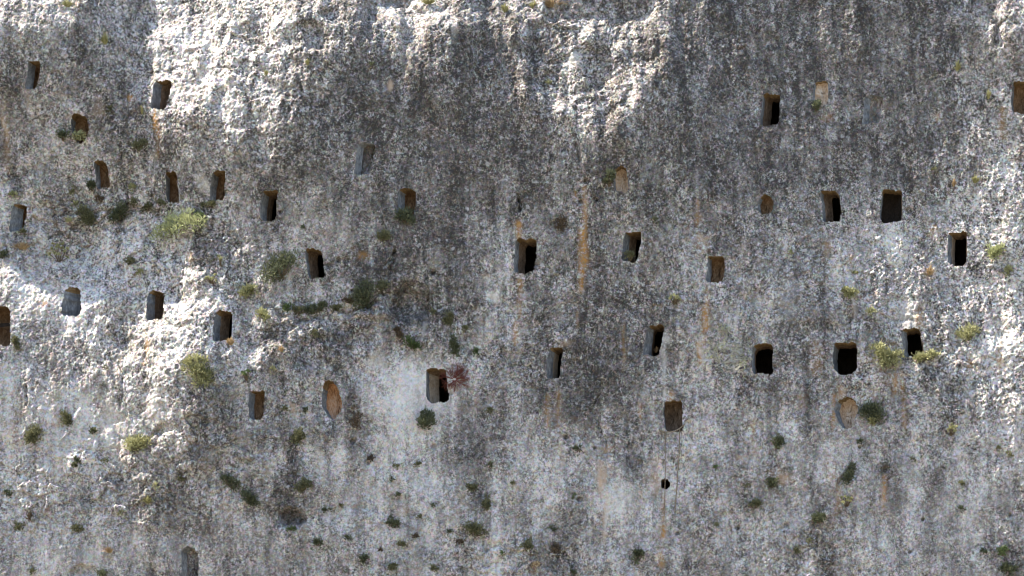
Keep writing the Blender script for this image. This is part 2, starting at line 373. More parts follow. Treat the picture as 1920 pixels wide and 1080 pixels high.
tomb(575,467,606,521,'black tomb doorway with brown left jamb right of the big dark bush', -7,.10,.42,'dark',.5)
tomb(746,354,778,403,'tomb doorway with dark bush at its foot in the dark water stain', 3,.36,.5,'brown',.6,.18)
tomb(800,692,838,755,'black tomb doorway with cream jamb beside the red brown dry bush', -4,.12,.42,'dark',.5,inner='cream')
tomb(603,715,640,786,'shallow orange arched niche narrowing to a point at its foot', -7,.2,.8,'orange',.42,.4,arch=.6)
tomb(467,733,494,786,'brown tomb doorway in lower left rock, left of the orange arched niche', 3,.30,.70,'brown',.5)
tomb(667,268,700,326,'shallow unfinished grey niche with brown top in the dark upper rock', 10,.30,.7,'grey',.34,.1)
tomb(965,448,1004,511,'large black tomb doorway at the centre of the cliff', 5,.18,.30,'dark',.5,.1)
tomb(1168,435,1200,490,'tomb doorway with a small olive bush growing inside it', 8,.36,.40,'dark',.5,.1)
tomb(1326,481,1357,529,'squarish tomb doorway with brown back wall and pale sill above an orange streak', 3,.30,.7,'brown',.55,.1)
tomb(1209,610,1242,666,'leaning black tomb doorway with straw tuft on its sill', 11,.42,.12,'dark',.5,.08)
tomb(1026,652,1052,709,'narrow tomb doorway with pale strip inside, lower right of centre', 7,.40,.30,'dark',.5,.12,inner='cream')
tomb(1411,645,1448,700,'black tomb doorway right of the dry climbing plant', 0,.20,.12,'dark',.5,.1)
tomb(1421,366,1449,402,'small rounded brown niche among right hand openings, smallest of them', 2,.25,.75,'brown',.4,.45)
tomb(1428,177,1461,235,'tall dark tomb doorway in the smooth upper right rock', 5,.18,.45,'dark',.5,.08)
tomb(1541,358,1575,415,'tomb doorway with brown inner wall, left one of the pair side by side at right', -5,.24,.48,'dark',.5,.14)
tomb(1652,357,1690,417,'wide dark tomb doorway, right one of the pair side by side at right', 3,.16,.45,'deep_shade',.7,.1)
tomb(1778,436,1812,497,'black tomb doorway with curved cream inner jamb near the right edge', 1,.30,.28,'dark',.5,.12,inner='cream')
tomb(1563,642,1606,701,'widest black tomb doorway, rounded, with pale grey left jamb', 0,.12,.20,'dark',.5,.30,inner='grey')
tomb(1692,617,1729,669,'black tomb doorway under a pale fresh rock scar, between two yellow bushes', -6,.34,.10,'dark',.5,.06)
tomb(1898,153,1935,212,'brown tomb doorway cut off by the right edge of the photo', 2,.20,.6,'brown',.5,.1)
tomb(1152,313,1176,360,'small peach coloured shallow niche beside a dark green bush', -2,.15,.85,'peach',.2,.3,arch=.2)
tomb(1526,153,1552,197,'small peach topped shallow niche with greenery at its foot, upper right', 2,.15,.85,'peach',.15,.35)
tomb(1619,179,1653,231,'barely cut bluish grey niche right of the small peach topped niche', 7,.35,.65,'grey',.30,.12)
tomb(1246,752,1279,808,'brown tomb doorway with rope slung across its sill', -2,.10,.80,'brown_wall',.6,.06,lt=.03)
tomb(1567,744,1606,803,'shallow orange and cream arched niche left of a leafy bush', 1,.28,.72,'peach',.38,.4,arch=.6)
tomb(340,1026,370,1095,'weathered grey niche cut off by the bottom edge of the photo', 2,.28,.72,'grey',.28,.2,arch=.3)
tomb(1240,898,1255,917,'small black round hole behind the hanging rope', 0,.2,.2,'dark',.2,.6,cat='rock hole',name='rock_hole')
tomb(632,726,639,742,'',0,.1,.1,'dark',.1,.5); T.pop()

def outline(t, n=14, grow=0.0):
    """closed loop in pixels: top, right, bottom, left sides with n points each"""
    u0, v0, u1, v1 = t['box']; w, h = (u1-u0)/2+1.5, (v1-v0)/2+.5; cu, cv = (u0+u1)/2, (v0+v1)/2
    k = 2 + 6*(1-min(1, t['r']*2.2)); pts = []
    r_ = random.Random(int(u0*7+v0))
    ph = [r_.uniform(0, 6.28) for _ in range(4)]
    corners = [(-1,1),(1,1),(1,-1),(-1,-1)]
    for s in range(4):
        a, b_ = corners[s], corners[(s+1) % 4]
        for i in range(n):
            f = i/n; px_, py_ = a[0]*(1-f)+b_[0]*f, a[1]*(1-f)+b_[1]*f
            q = (abs(px_)**k + abs(py_)**k)**(1/k); px_, py_ = px_/q, py_/q
            if t['arch'] and py_ > 0: py_ *= 1 - t['arch']*.45*px_*px_; 
            if t['arch'] >= .5 and py_ < -.2: px_ *= 1 - .45*min(1, (-py_-.2)/.8)
            th = math.atan2(py_, px_)
            J2 = 1.8 if t['arch'] else 1
            j = 1 + J2*.035*math.sin(3*th+ph[0]) + .03*math.sin(5*th+ph[1]) + .022*math.sin(9*th+ph[2]) + .018*J2*math.sin(17*th+ph[3])
            sh = -t['lean']*.5*(-py_)
            if abs(t['lean']) > 0: wf = 1 - min(.22, abs(t['lean'])/(2*w+1e-6)*.35)
            else: wf = 1
            pts.append((cu + px_*w*j*wf + sh, cv - py_*h*j))
    return pts
loops = []
for t in T:
    lp = outline(t); t['loop'] = lp
    a = np.array(lp); x, y, z = at(a[:,0], a[:,1]); t['xyz'] = np.stack([x, y, z], 1)
    # base plane of the doorway: median depth
# flatten and dress the rock a little round each doorway
for t in T:
    p = t['xyz']; cx, cz = p[:,0].mean(), p[:,2].mean(); hw = np.ptp(p[:,0])/2; hh_ = np.ptp(p[:,2])/2
    i0, i1 = np.searchsorted(ax_x, [cx-hw*2.6, cx+hw*2.6]); j0, j1 = np.searchsorted(ax_z, [cz-hh_*2.2, cz+hh_*2.2])
    sub = (slice(j0, j1), slice(i0, i1))
    A = np.stack([p[:,0], p[:,2], np.ones(len(p))], 1); co, *_ = np.linalg.lstsq(A, p[:,1], rcond=None)
    pl = co[0]*X[sub] + co[1]*ZG[sub] + co[2]
    q = np.sqrt(((X[sub]-cx)/hw)**2 + ((ZG[sub]-cz)/hh_)**2)
    m = .75*(1-smooth(1.0, 1.9, q)); Y[sub] = Y[sub]*(1-m) + (pl + .25*(Y[sub]-pl))*m
    a = np.array(t['loop']); x, y, z = at(a[:,0], a[:,1]); t['xyz'] = np.stack([x, y, z], 1)
def inside(px_, pz_, poly):
    c = np.zeros(px_.shape, bool); n = len(poly)
    for i in range(n):
        x1, z1 = poly[i]; x2, z2 = poly[(i+1) % n]
        if z1 == z2: continue
        m = ((z1 > pz_) != (z2 > pz_)) & (px_ < (x2-x1)*(pz_-z1)/(z2-z1)+x1)
        c ^= m
    return c
keep = np.ones((NZ-1, NX-1), bool)
XC = (ax_x[:-1]+ax_x[1:])/2; ZC = (ax_z[:-1]+ax_z[1:])/2
for t in T:
    p = t['xyz'][:, [0,2]]
    i0, i1 = np.searchsorted(XC, [p[:,0].min()-.1, p[:,0].max()+.1]); j0, j1 = np.searchsorted(ZC, [p[:,1].min()-.1, p[:,1].max()+.1])
    a, b_ = np.meshgrid(XC[i0:i1], ZC[j0:j1]); keep[j0:j1, i0:i1] &= ~inside(a, b_, p)
U, V = proj(X, Y, ZG)

# ------------------------------------------------------------------ lichen and stain masks, some light and shade put into them
wu = U + 10*fbm(X/.8, ZG/1.4, 111, 3); wv = V + 14*fbm(X/.8, ZG/1.4, 121, 3)
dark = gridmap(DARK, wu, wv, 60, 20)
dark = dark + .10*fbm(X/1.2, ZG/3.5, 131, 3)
# long water stains
for u0, v0, v1, w, a in [(830,60,420,26,.16),(792,120,330,16,.12),(880,300,640,22,.10),(1480,0,120,30,.10),(1130,560,740,26,.12),(1300,80,330,60,.05),(760,220,500,20,.08),(600,560,800,20,.0),
                         (1400,560,760,16,.05),(1010,200,330,20,.08),(660,740,900,14,.16),(545,820,960,14,.12),(1105,620,700,40,.08),(905,820,960,26,.08),(1640,30,300,40,.04)]:
    dark = dark + 1.7*a*np.exp(-((wu-u0)/w)**2)*smooth(v0-40, v0+20, wv)*(1-smooth(v1-40, v1+60, wv))
dark = dark - .10*np.clip(blob(420,110,210,130)+blob(790,40,90,50)+blob(1090,140,110,110)+blob(290,540,110,150)+blob(60,540,90,90)+blob(1860,400,80,330), 0, 1) - .16*blob(790,740,70,70) - .12*blob(930,555,10,14) - .10*blob(1580,830,60,60) + .30*blob(775,578,32,34) + .2*blob(545,972,20,14) + .12*blob(640,640,70,40) + .10*blob(620,520,110,40) - .12*blob(1170,930,60,50)  # light and shade put in: sunlit zones paler, hollows darker; also bare pale patches
orange = np.zeros_like(dark)
for u0, v0, v1, w, a in [(1098,350,430,4,.6),(1094,430,500,6,1),(1091,490,545,5,.95),(974,415,450,5,.7),(974,520,560,4,.5),(972,560,600,3,.4),(966,600,645,4,.6),(1083,580,610,3,.3),
        (1326,540,585,4,.6),(1322,575,615,6,.9),(1312,640,682,5,.9),(1318,615,645,4,.5),(292,205,240,4,.6),(296,240,290,4,.4),(12,215,320,5,.3),(140,560,600,5,.35),(277,640,660,4,.7),(268,668,682,4,.6),
        (1025,740,800,4,.45),(1046,730,800,5,.35),(1170,610,690,3,.3),(1202,755,790,3,.4),(1243,985,1010,5,.7),(1238,1035,1062,5,.8),(1243,930,975,3,.4),(1258,735,750,5,.8),(1576,725,750,7,.5),
        (1678,700,745,5,.6),(1695,740,800,4,.45),(1692,705,740,5,.5),(1657,890,950,4,.6),(1570,900,960,5,.3),(1567,950,975,6,.3),(1600,560,585,4,.4),(1595,470,495,4,.4),(1562,740,800,4,.6),
        (1558,850,900,10,.25),(1872,640,690,6,.4),(1818,670,690,4,.6),(1725,580,610,6,.6),(1320,455,470,8,.4),(1312,440,462,6,.6),(1455,880,900,12,.3),(1530,640,700,10,.3),(1548,450,480,6,.3),(1880,200,260,8,.35),
        (1412,780,850,5,.3),(680,474,482,9,.6),(660,450,470,3,.3),(355,475,490,6,.5),(85,560,575,12,.35),(1306,400,420,5,.5),(1307,377,390,4,.5),(1140,835,842,8,.5),(1080,350,372,3,.4),(1000,1060,1075,6,.3),
        (1550,215,225,10,.3),(1757,216,222,4,.8),(245,180,186,5,.8),(355,820,826,6,.6),(1755,425,445,12,.3),(1470,890,905,14,.3),(245,512,520,18,.3),(1660,640,720,20,.18),(1500,740,760,8,.25)]:
    orange = np.maximum(orange, a*np.exp(-((.3*wu+.7*U-u0)/w)**2*.8)*smooth(v0-8, v0+5, V)*(1-smooth(v1-5, v1+12, V)))
pale = np.zeros_like(dark); tan_ = np.zeros_like(dark)
for u0, v0, ru, rv, a in [(1700,598,24,20,.45),(925,553,9,12,.8),(853,50,5,20,.35),(1076,115,8,12,.9),(1245,640,12,14,.5),(1238,700,5,40,.6),(1245,745,3,10,.9),(785,740,60,60,.35),  # pale rock; the narrow strip and bump at top centre are painted sunlight
        (1315,655,3,18,.6),(300,180,0.1,1,0),(705,680,16,14,.5),(1160,930,26,36,.3),(1255,930,12,20,.4),(380,345,9,22,.5),(760,160,3,3,0),(1475,560,30,50,.2),(1380,590,4,30,.7),(1365,600,3,20,.7),(1350,570,14,3,.4),
        (1455,440,2,20,.4),(1595,560,3,40,.4),(1880,640,14,40,.3),(792,610,4,30,.4),(598,850,6,30,.4),(810,700,0.1,1,0),(1140,960,3,40,.6),(1180,940,3,40,.35),(200,770,16,40,.35),(290,740,10,30,.4)]:
    pale = np.maximum(pale, a*np.exp(-((((wu-u0)/ru)**2+((wv-v0)/rv)**2))**1.5))
for u0, v0, ru, rv, a in [(1124,900,7,26,.95),(1136,950,4,34,.6),(1140,1000,5,14,.5),(732,160,6,10,.9),(1163,330,6,8,.3),(1225,900,14,22,.45),(1230,860,14,10,.4),(12,230,4,30,.5),(185,205,9,20,.35),(145,222,12,8,.5),
        (1062,645,14,8,.5),(1530,195,3,3,0),(1388,863,8,8,.5),(358,822,5,5,.6),(127,991,4,6,.5),(215,840,14,10,.4),(1700,575,8,16,.3),(1318,448,8,4,.6),(1580,735,12,6,.4),(225,860,8,5,.3),(548,770,5,10,.6),
        (750,958,8,10,.4),(748,905,6,12,.35),(1470,895,12,8,.5),(55,190,6,20,.25),(1500,480,6,12,.2),(1745,508,10,14,.4),(1050,850,8,30,.25),(1000,880,6,60,.2),(30,800,30,50,.15),(100,760,14,50,.2),(1640,760,10,30,.2)]:
    tan_ = np.maximum(tan_, a*np.exp(-((((wu-u0)/ru)**2+((wv-v0)/rv)**2))**1.5))
dark = dark + .07*smooth(460, 300, V)*smooth(500, 640, U)  # shaded upper wall made darker; shade put into the colour
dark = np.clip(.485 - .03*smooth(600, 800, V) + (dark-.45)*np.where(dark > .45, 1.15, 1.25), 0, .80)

# ------------------------------------------------------------------ build the cliff mesh (closed at the back)
def mesh_np(name, verts, quads, mat, smooth_=False):
    me = bpy.data.meshes.new(name); nv, nf = len(verts), len(quads)
    me.vertices.add(nv); me.vertices.foreach_set('co', np.ascontiguousarray(verts, np.float32).ravel())
    me.loops.add(nf*4); me.loops.foreach_set('vertex_index', np.ascontiguousarray(quads, np.int32).ravel())
    me.polygons.add(nf); me.polygons.foreach_set('loop_start', np.arange(0, nf*4, 4, dtype=np.int32))
    try: me.polygons.foreach_set('loop_total', np.full(nf, 4, np.int32))
    except Exception: pass
    me.materials.append(mat); me.update(calc_edges=True)
    if smooth_: me.polygons.foreach_set('use_smooth', np.ones(nf, bool))
    return me
idx = np.arange(NX*NZ).reshape(NZ, NX)
q = np.stack([idx[:-1,:-1], idx[:-1,1:], idx[1:,1:], idx[1:,:-1]], -1)[keep]
verts = np.stack([X.ravel(), Y.ravel(), ZG.ravel()], 1)
def bring(line, base):
    """join a border line to points at the back plane"""
    global verts, q
    b_ = verts[line].copy(); b_[:,1] = 9.0; k = len(verts); verts = np.vstack([verts, b_])
    n = np.arange(k, k+len(line)); q = np.vstack([q, np.stack([line[:-1], n[:-1], n[1:], line[1:]], -1)])
bring(idx[0], 0); bring(idx[-1][::-1], 0); bring(idx[:,0][::-1], 0); bring(idx[:,-1], 0)
k = len(verts); verts = np.vstack([verts, [[ax_x[0],9,ax_z[0]],[ax_x[-1],9,ax_z[0]],[ax_x[-1],9,ax_z[-1]],[ax_x[0],9,ax_z[-1]]]]); q = np.vstack([q, [[k+3,k+2,k+1,k]]])
me = mesh_np('cliff', verts, q, m_cliff, False)
ca = me.color_attributes.new('lichen', 'FLOAT_COLOR', 'POINT')  # red channel also carries the painted light and shade
cc = np.zeros((len(verts), 4), np.float32); cc[:,0] = .5
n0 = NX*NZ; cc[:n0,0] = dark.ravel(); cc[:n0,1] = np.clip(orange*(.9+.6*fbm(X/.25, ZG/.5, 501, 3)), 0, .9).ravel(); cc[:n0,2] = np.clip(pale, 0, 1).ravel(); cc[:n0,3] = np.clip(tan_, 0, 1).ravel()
ca.data.foreach_set('color', cc.ravel())
sa = me.attributes.new('speckle', 'FLOAT', 'POINT'); sv_ = np.ones(len(verts), np.float32); sv_[:n0] = np.clip((.56+.40*rough+.15*chunk+.55*np.clip(blob(430,110,230,150)+blob(1090,140,130,120)+blob(280,560,120,170)+blob(1850,450,130,400),0,1))*(1-.15*smooth(640,800,V)), 0, 1.65).ravel(); sa.data.foreach_set('value', sv_)
cliff = bpy.data.objects.new('cliff', me); C.objects.link(cliff)
cliff['kind'] = 'structure'; cliff['label'] = 'grey lichen covered limestone cliff face pierced by small doorways'

# valley floor between cliff and viewer
m_ground, nt, b = newmat('dry_slope'); P = coords(nt)
nt.links.new(ramp(nt, noise(nt, P, .35, 8, .65, .4), [(.35, (.09,.09,.05)), (.5, (.19,.165,.115)), (.65, (.33,.29,.22))]), b.inputs['Base Color'])
gxx = np.linspace(-320, 320, 150); gyy = np.linspace(9, -420, 130); GX_, GY_ = np.meshgrid(gxx, gyy)
GZ_ = -24 + 12.2*smooth(-12, -66, GY_) + 26*smooth(-76, -260, GY_) + .5*fbm(GX_/9, GY_/9, 201, 4)*smooth(-72, -80, GY_) + .3*fbm(GX_/5, GY_/5, 211, 3)*smooth(0, -6, GY_)*(1-smooth(-60, -68, GY_))
gi = np.arange(gxx.size*gyy.size).reshape(gyy.size, gxx.size)
gq = np.stack([gi[:-1,:-1], gi[1:,:-1], gi[1:,1:], gi[:-1,1:]], -1).reshape(-1, 4)
g = bpy.data.objects.new('ground', mesh_np('ground', np.stack([GX_.ravel(), GY_.ravel(), GZ_.ravel()], 1), gq, m_ground, True)); C.objects.link(g); g['kind'] = 'structure'

# ------------------------------------------------------------------ tomb builders
def empty(name, loc, label, cat, group=None):
    o = bpy.data.objects.new(name, None); C.objects.link(o); o.location = loc; o.empty_display_size = .2
    o['label'] = label; o['category'] = cat
    if group: o['group'] = group
    return o
def part(name, verts, faces, mat, parent, sm=False):
    me = bpy.data.meshes.new(name); me.from_pydata([tuple(v) for v in verts], [], faces); me.materials.append(mat)
    if sm: me.polygons.foreach_set('use_smooth', [True]*len(faces))
    me.update(); o = bpy.data.objects.new(name, me); C.objects.link(o)
    if parent: o.parent = parent
    return o
NS = 14
SIDES = ['lintel', 'jamb', 'sill', 'jamb']
BK = {'brown': m_rust, 'deep_shade': m_deep_shade, 'brown_wall': m_brown, 'grey': m_rockback, 'orange': m_orange, 'peach': m_peach, 'dark': m_deep_shade}
for ti, t in enumerate(T):
    p = t['xyz']; x0, x1, z0, z1 = p[:,0].min(), p[:,0].max(), p[:,2].min(), p[:,2].max(); w, h = x1-x0, z1-z0
    root = empty(t['name'], (float((x0+x1)/2), float(p[:,1].max()), float(z0)), t['label'], t['cat'], 'rock cut tomb openings in the cliff' if t['cat'] == 'tomb opening' else None)
    ro = np.array(root.location)
    c = p.mean(0); front = p.copy()
    d0 = p.copy(); g_ = .5*.0265
    rel = (p - c); rel[:,1] = 0
    front = p + rel/np.maximum(np.linalg.norm(rel, axis=1, keepdims=True), 1e-6)*g_*1.3; front[:,1] = p[:,1] + .006
    yb = float(np.percentile(p[:,1], 80))
    def ring(lx, rx, tz, bz, y, base=p):
        """remap the doorway outline to a new box lx..rx, bz..tz at depth y"""
        fx = (base[:,0]-x0)/w; fz = (base[:,2]-z0)/h
        o = np.stack([lx + fx*(rx-lx), np.full(len(base), y), bz + fz*(tz-bz)], 1); return o
    shallow = t['back'] != 'dark'
    dj = .30 if not shallow else t['depth']*.55
    R = [front]
    lj, lb = t['jf'], t['bf']
    # outer reveal: left jamb turned to the viewer, the right one running away behind the edge
    R.append(ring(x0+w*lj*.5, x1+w*.03, z1-h*t['lt']*.6, z0-h*.01, yb+dj*.5)); R.append(ring(x0+w*lj, x1+w*.05, z1-h*t['lt'], z0-h*.02, yb+dj))
    for k_ in (1, 2):
        R[k_][:,1] += np.array([.02*math.sin(i*1.3+ti) for i in range(len(p))])
    def strips(A, B, names, mats, parent):
        n = len(A)
        for s in range(4):
            vs_, fs = [], []; ids = [(s*NS+i) % n for i in range(NS+1)]
            lay = [A] if not isinstance(A, list) else A
            allr = lay + [B]
            for r__ in allr: vs_ += [r__[i]-ro for i in ids]
            m_ = NS+1
            for k_ in range(len(allr)-1):
                for i in range(NS): a = k_*m_+i; fs.append((a, a+1, a+m_+1, a+m_))
            part(names[s], vs_, fs, mats[s], parent, False)
    jm = m_jamb
    top = m_lintel if t['back'] not in ('grey',) else m_jamb
    n = len(p); allr = R
    for s in range(4):
        ids = [(s*NS+i) % n for i in range(NS+1)]; vs_ = []; fs = []
        for r__ in allr: vs_ += [r__[i]-ro for i in ids]
        m_ = NS+1
        for k_ in range(len(allr)-1):
            for i in range(NS): a = k_*m_+i; fs.append((a, a+1, a+m_+1, a+m_))
        part(SIDES[s], vs_, fs, (top, m_brown, m_jamb, jm)[s], root)
    last = R[-1]; lx, rx, tz, bz = x0+w*lj, x1+w*.05, z1-h*t['lt'], z0-h*.02
    if shallow:
        # concave back wall: shrinking rings to a centre
        mats = BK[t['back']]; dep = t['depth']; back = [last]
        for f_, dd in ((.97, .75), (.85, .95), (.55, 1.05), (.2, 1.08)):
            cx_, cz_ = (lx+rx)/2+.1*w*(1-f_), (tz+bz)/2
            r__ = last.copy(); r__[:,0] = cx_+(last[:,0]-(lx+rx)/2)*f_; r__[:,2] = cz_+(last[:,2]-(tz+bz)/2)*f_; r__[:,1] = yb+dep*dd
            r__ += np.array([[rnd.uniform(-.02,.02), rnd.uniform(-.035,.035), rnd.uniform(-.02,.02)] for _ in range(n)]); back.append(r__)
        vs_ = [v-ro for r__ in back for v in r__]; fs = []
        for k_ in range(len(back)-1):
            for i in range(n): a = k_*n+i; b2 = k_*n+(i+1) % n; fs.append((a, b2, b2+n, a+n))
        fs.append(tuple(range((len(back)-1)*n, len(back)*n)))
        part('back_wall', vs_, fs, mats, root, True)
        if t['inner'] == 'slit':
            zz = z0+h*.52; vs_ = []
            sv = [(lx+w*.1, yb+dep*.55, zz), (x1-w*.02, yb+dep*.5, zz+h*.05), (x1-w*.02, yb+dep*.55, zz+h*.13), (lx+w*.1, yb+dep*.6, zz+h*.10)]
            sv2 = [(a, b2+.02, c_) for a, b2, c_ in sv]
            part('crevice_shade', [np.array(v)-ro for v in sv+sv2], [(0,1,2,3),(7,6,5,4),(0,4,5,1),(1,5,6,2),(2,6,7,3),(3,7,4,0)], m_deep_shade, root)  # solid dark slab; its colour stands in for shade inside the slit
    else:
        im = {'cream': m_cream, 'grey': m_jamb, None: m_brown}[t['inner']]
        i1 = ring(lx+w*lb*.5, rx+w*.10, tz-h*.03, bz-h*.02, yb+dj+.22); i2 = ring(lx+w*lb, rx+w*.15, tz-h*.05, bz-h*.03, yb+dj+.38)
        i1[:,1] += np.array([rnd.uniform(-.02,.02) for _ in range(n)])
        allr = [last, i1, i2]
        for s in range(4):
            ids = [(s*NS+i) % n for i in range(NS+1)]; vs_ = []; fs = []
            for r__ in allr: vs_ += [r__[i]-ro for i in ids]
            m_ = NS+1
            for k_ in range(len(allr)-1):
                for i in range(NS): a = k_*m_+i; fs.append((a, a+1, a+m_+1, a+m_))
            part(('inner_lintel','inner_jamb','inner_sill','inner_jamb')[s], vs_, fs, (m_brown, m_deep_shade, m_deep_shade, im)[s], root)
        # the chamber: opens out behind the door, domed
        yc = yb+dj+.38; ch = [i2]; cx_ = (lx+w*lb+rx+w*.15)/2; cz_ = (tz+bz)/2
        dd0 = 1.0 if t['name'] == 'tomb_opening' else .25
        for gx_, gz_, dy in ((1.5, 1.05, .12), (1.9, 1.15, .5), (1.7, 1.1, 1.1), (.9, .8, 1.5), (.2, .2, 1.6)):
            r__ = i2.copy(); r__[:,0] = cx_+(i2[:,0]-cx_)*gx_; r__[:,2] = cz_+(i2[:,2]-cz_)*gz_; r__[:,1] = yc+dy*dd0; ch.append(r__)
        vs_ = [v-ro for r__ in ch for v in r__]; fs = []
        for k_ in range(len(ch)-1):
            for i in range(n): a = k_*n+i; b2 = k_*n+(i+1) % n; fs.append((a, b2, b2+n, a+n))
        fs.append(tuple(range((len(ch)-1)*n, len(ch)*n)))
        part('chamber', vs_, fs, m_deep_shade, root, True)



# ------------------------------------------------------------------ plants rooted in the rock
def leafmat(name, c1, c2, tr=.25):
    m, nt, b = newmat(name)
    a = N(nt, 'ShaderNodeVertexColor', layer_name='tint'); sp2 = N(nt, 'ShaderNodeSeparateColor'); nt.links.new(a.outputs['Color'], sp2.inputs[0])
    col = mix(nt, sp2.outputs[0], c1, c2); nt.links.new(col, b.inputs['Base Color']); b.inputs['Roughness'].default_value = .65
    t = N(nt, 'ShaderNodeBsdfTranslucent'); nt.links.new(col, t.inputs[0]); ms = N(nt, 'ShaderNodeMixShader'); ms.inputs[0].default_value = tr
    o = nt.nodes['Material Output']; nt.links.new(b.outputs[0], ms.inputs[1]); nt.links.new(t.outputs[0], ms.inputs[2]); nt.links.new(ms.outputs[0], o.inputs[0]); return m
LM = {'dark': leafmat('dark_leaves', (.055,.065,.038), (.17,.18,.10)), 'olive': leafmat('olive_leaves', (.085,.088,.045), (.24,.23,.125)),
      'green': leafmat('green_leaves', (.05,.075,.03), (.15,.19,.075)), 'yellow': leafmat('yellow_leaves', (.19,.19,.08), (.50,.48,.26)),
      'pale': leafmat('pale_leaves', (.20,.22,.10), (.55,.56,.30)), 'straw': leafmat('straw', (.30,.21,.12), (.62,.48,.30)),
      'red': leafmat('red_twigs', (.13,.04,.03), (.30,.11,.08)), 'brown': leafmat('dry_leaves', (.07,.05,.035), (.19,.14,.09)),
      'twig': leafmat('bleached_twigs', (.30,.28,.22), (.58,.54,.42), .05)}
m_stem, nt, b = newmat('stem_bark'); P = coords(nt)
nt.links.new(ramp(nt, noise(nt, P, 30, 3), [(.35, (.07,.05,.035)), (.65, (.20,.16,.11))]), b.inputs['Base Color'])
def tint_mesh(name, verts, faces, tints, mat, parent):
    me = bpy.data.meshes.new(name); me.from_pydata(verts, [], faces); me.materials.append(mat)
    ca = me.color_attributes.new('tint', 'FLOAT_COLOR', 'POINT')
    cc = np.ones((len(verts), 4), np.float32); cc[:,0] = tints; ca.data.foreach_set('color', cc.ravel()); me.update()
    o = bpy.data.objects.new(name, me); C.objects.link(o)
    if parent: o.parent = parent
    return o
def tube(vs_, fs, pts, r0, r1, k=4):
    n = len(pts); base = len(vs_)
    for i, p in enumerate(pts):
        d = (pts[min(i+1, n-1)]-pts[max(i-1, 0)]).normalized(); a = d.cross(Vector((.3,1,.2))).normalized(); b_ = d.cross(a); r = r0+(r1-r0)*i/(n-1)
        for j in range(k): th = 6.2832*j/k; vs_.append(tuple(p + a*(r*math.cos(th)) + b_*(r*math.sin(th))))
    for i in range(n-1):
        for j in range(k): a = base+i*k+j; b2 = base+i*k+(j+1) % k; fs.append((a, b2, b2+k, a+k))
    fs.append(tuple(base+j for j in range(k))[::-1]); fs.append(tuple(base+(n-1)*k+j for j in range(k)))
def leaf(V_, F_, Tn, p, d, side, L, W, tn):
    i = len(V_); m = p + d*(L*.45)
    V_ += [tuple(p), tuple(m+side*W*.5), tuple(p+d*L), tuple(m-side*W*.5)]; F_.append((i, i+1, i+2, i+3)); Tn += [tn]*4
def rv(r): 
    while True:
        v = Vector((r.uniform(-1,1), r.uniform(-1,1), r.uniform(-1,1)))
        if .05 < v.length <= 1: return v
def bush(u, v, rw, rh, kind, label, cat='shrub', tilt=0, dense=1.0):
    rw, rh = (rw*1.14, rh*1.14) if rw > 9 else (rw, rh)
    r = random.Random(int(u*31+v*17)); x, y, z = [float(a) for a in at(u, v+rh*.45)]
    W, Hh = rw/PM, rh/PM; small = max(rw, rh) < 9
    name = {'shrub':'shrub','tuft':'leafy_tuft'}.get(cat, 'shrub')
    dep = min(.7, max(.10, .8*min(W, Hh)+.03))
    V_, F_, Tn = [], [], []; SV, SF = [], []
    nc = max(3, min(26, int(rw*rh/22))); cl = []
    nlb = 2+(nc > 8)+2*(nc > 22); lobes = [Vector(((-.8+1.6*(k_+.5)/nlb)*(1 if rw >= rh else .7), r.uniform(-.5,.5), r.uniform(-.6,.6)*(1 if rh >= rw*.7 else .6))) for k_ in range(nlb)]
    for _ in range(nc):
        lb_ = r.choice(lobes); q = lb_ + rv(r)*.52; q = q if q.length < 1.1 else q*.9; q = Vector((q.x, -abs(q.y), q.z)); cx = q.x*W*.72; cz = q.z*Hh*.72 + tilt*q.x*Hh
        wy = float(hq(x+cx, z+Hh*.45+cz))
        cl.append((Vector((cx, min(wy-y, .25) - .03 - dep*abs(q.y)*.9, Hh*.45+cz)), r.uniform(.16, .40)*min(W, Hh)*(1 if nc > 4 else 1.3), r.uniform(-.25, .25)))
    nl = int(min(1500, max(26, rw*rh*1.5*dense)))
    for _ in range(nl):
        c_, cr, ct = r.choice(cl); q = rv(r); p = c_ + Vector((q.x*cr*1.1, q.y*cr*.8, q.z*cr))
        d = (q + Vector((0, -.25, .55)) + rv(r)*.5).normalized(); sd = d.cross(rv(r)).normalized()
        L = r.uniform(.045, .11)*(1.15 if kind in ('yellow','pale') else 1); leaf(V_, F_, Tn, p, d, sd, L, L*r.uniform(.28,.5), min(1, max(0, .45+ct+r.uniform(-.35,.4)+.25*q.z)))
    # sprays that break the outline
    for _ in range(max(2, int(rw*rh/16))):
        c_, cr, ct = r.choice(cl); q = (rv(r)+Vector((0,-.3,.35))).normalized(); p = c_+q*cr*.7
        for k in range(5): leaf(V_, F_, Tn, p+q*(k*.035), (q+rv(r)*.7).normalized(), rv(r).normalized(), .06, .02, min(1, max(0, .6+ct+r.uniform(-.3,.3))))
    if small:
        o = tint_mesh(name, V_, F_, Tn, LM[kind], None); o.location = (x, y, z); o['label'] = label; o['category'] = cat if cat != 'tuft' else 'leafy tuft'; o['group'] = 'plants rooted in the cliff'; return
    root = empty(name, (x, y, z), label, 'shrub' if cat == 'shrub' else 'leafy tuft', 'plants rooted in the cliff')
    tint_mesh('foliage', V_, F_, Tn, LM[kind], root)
    for c_, cr, ct in cl[:9]: 
        m_ = c_*.5 + Vector((r.uniform(-.03,.03), -.02, -.03)); tube(SV, SF, [Vector((0,.05,-.02)), m_, c_], .012+W*.012, .004)
    part('stem', SV, SF, m_stem, root)
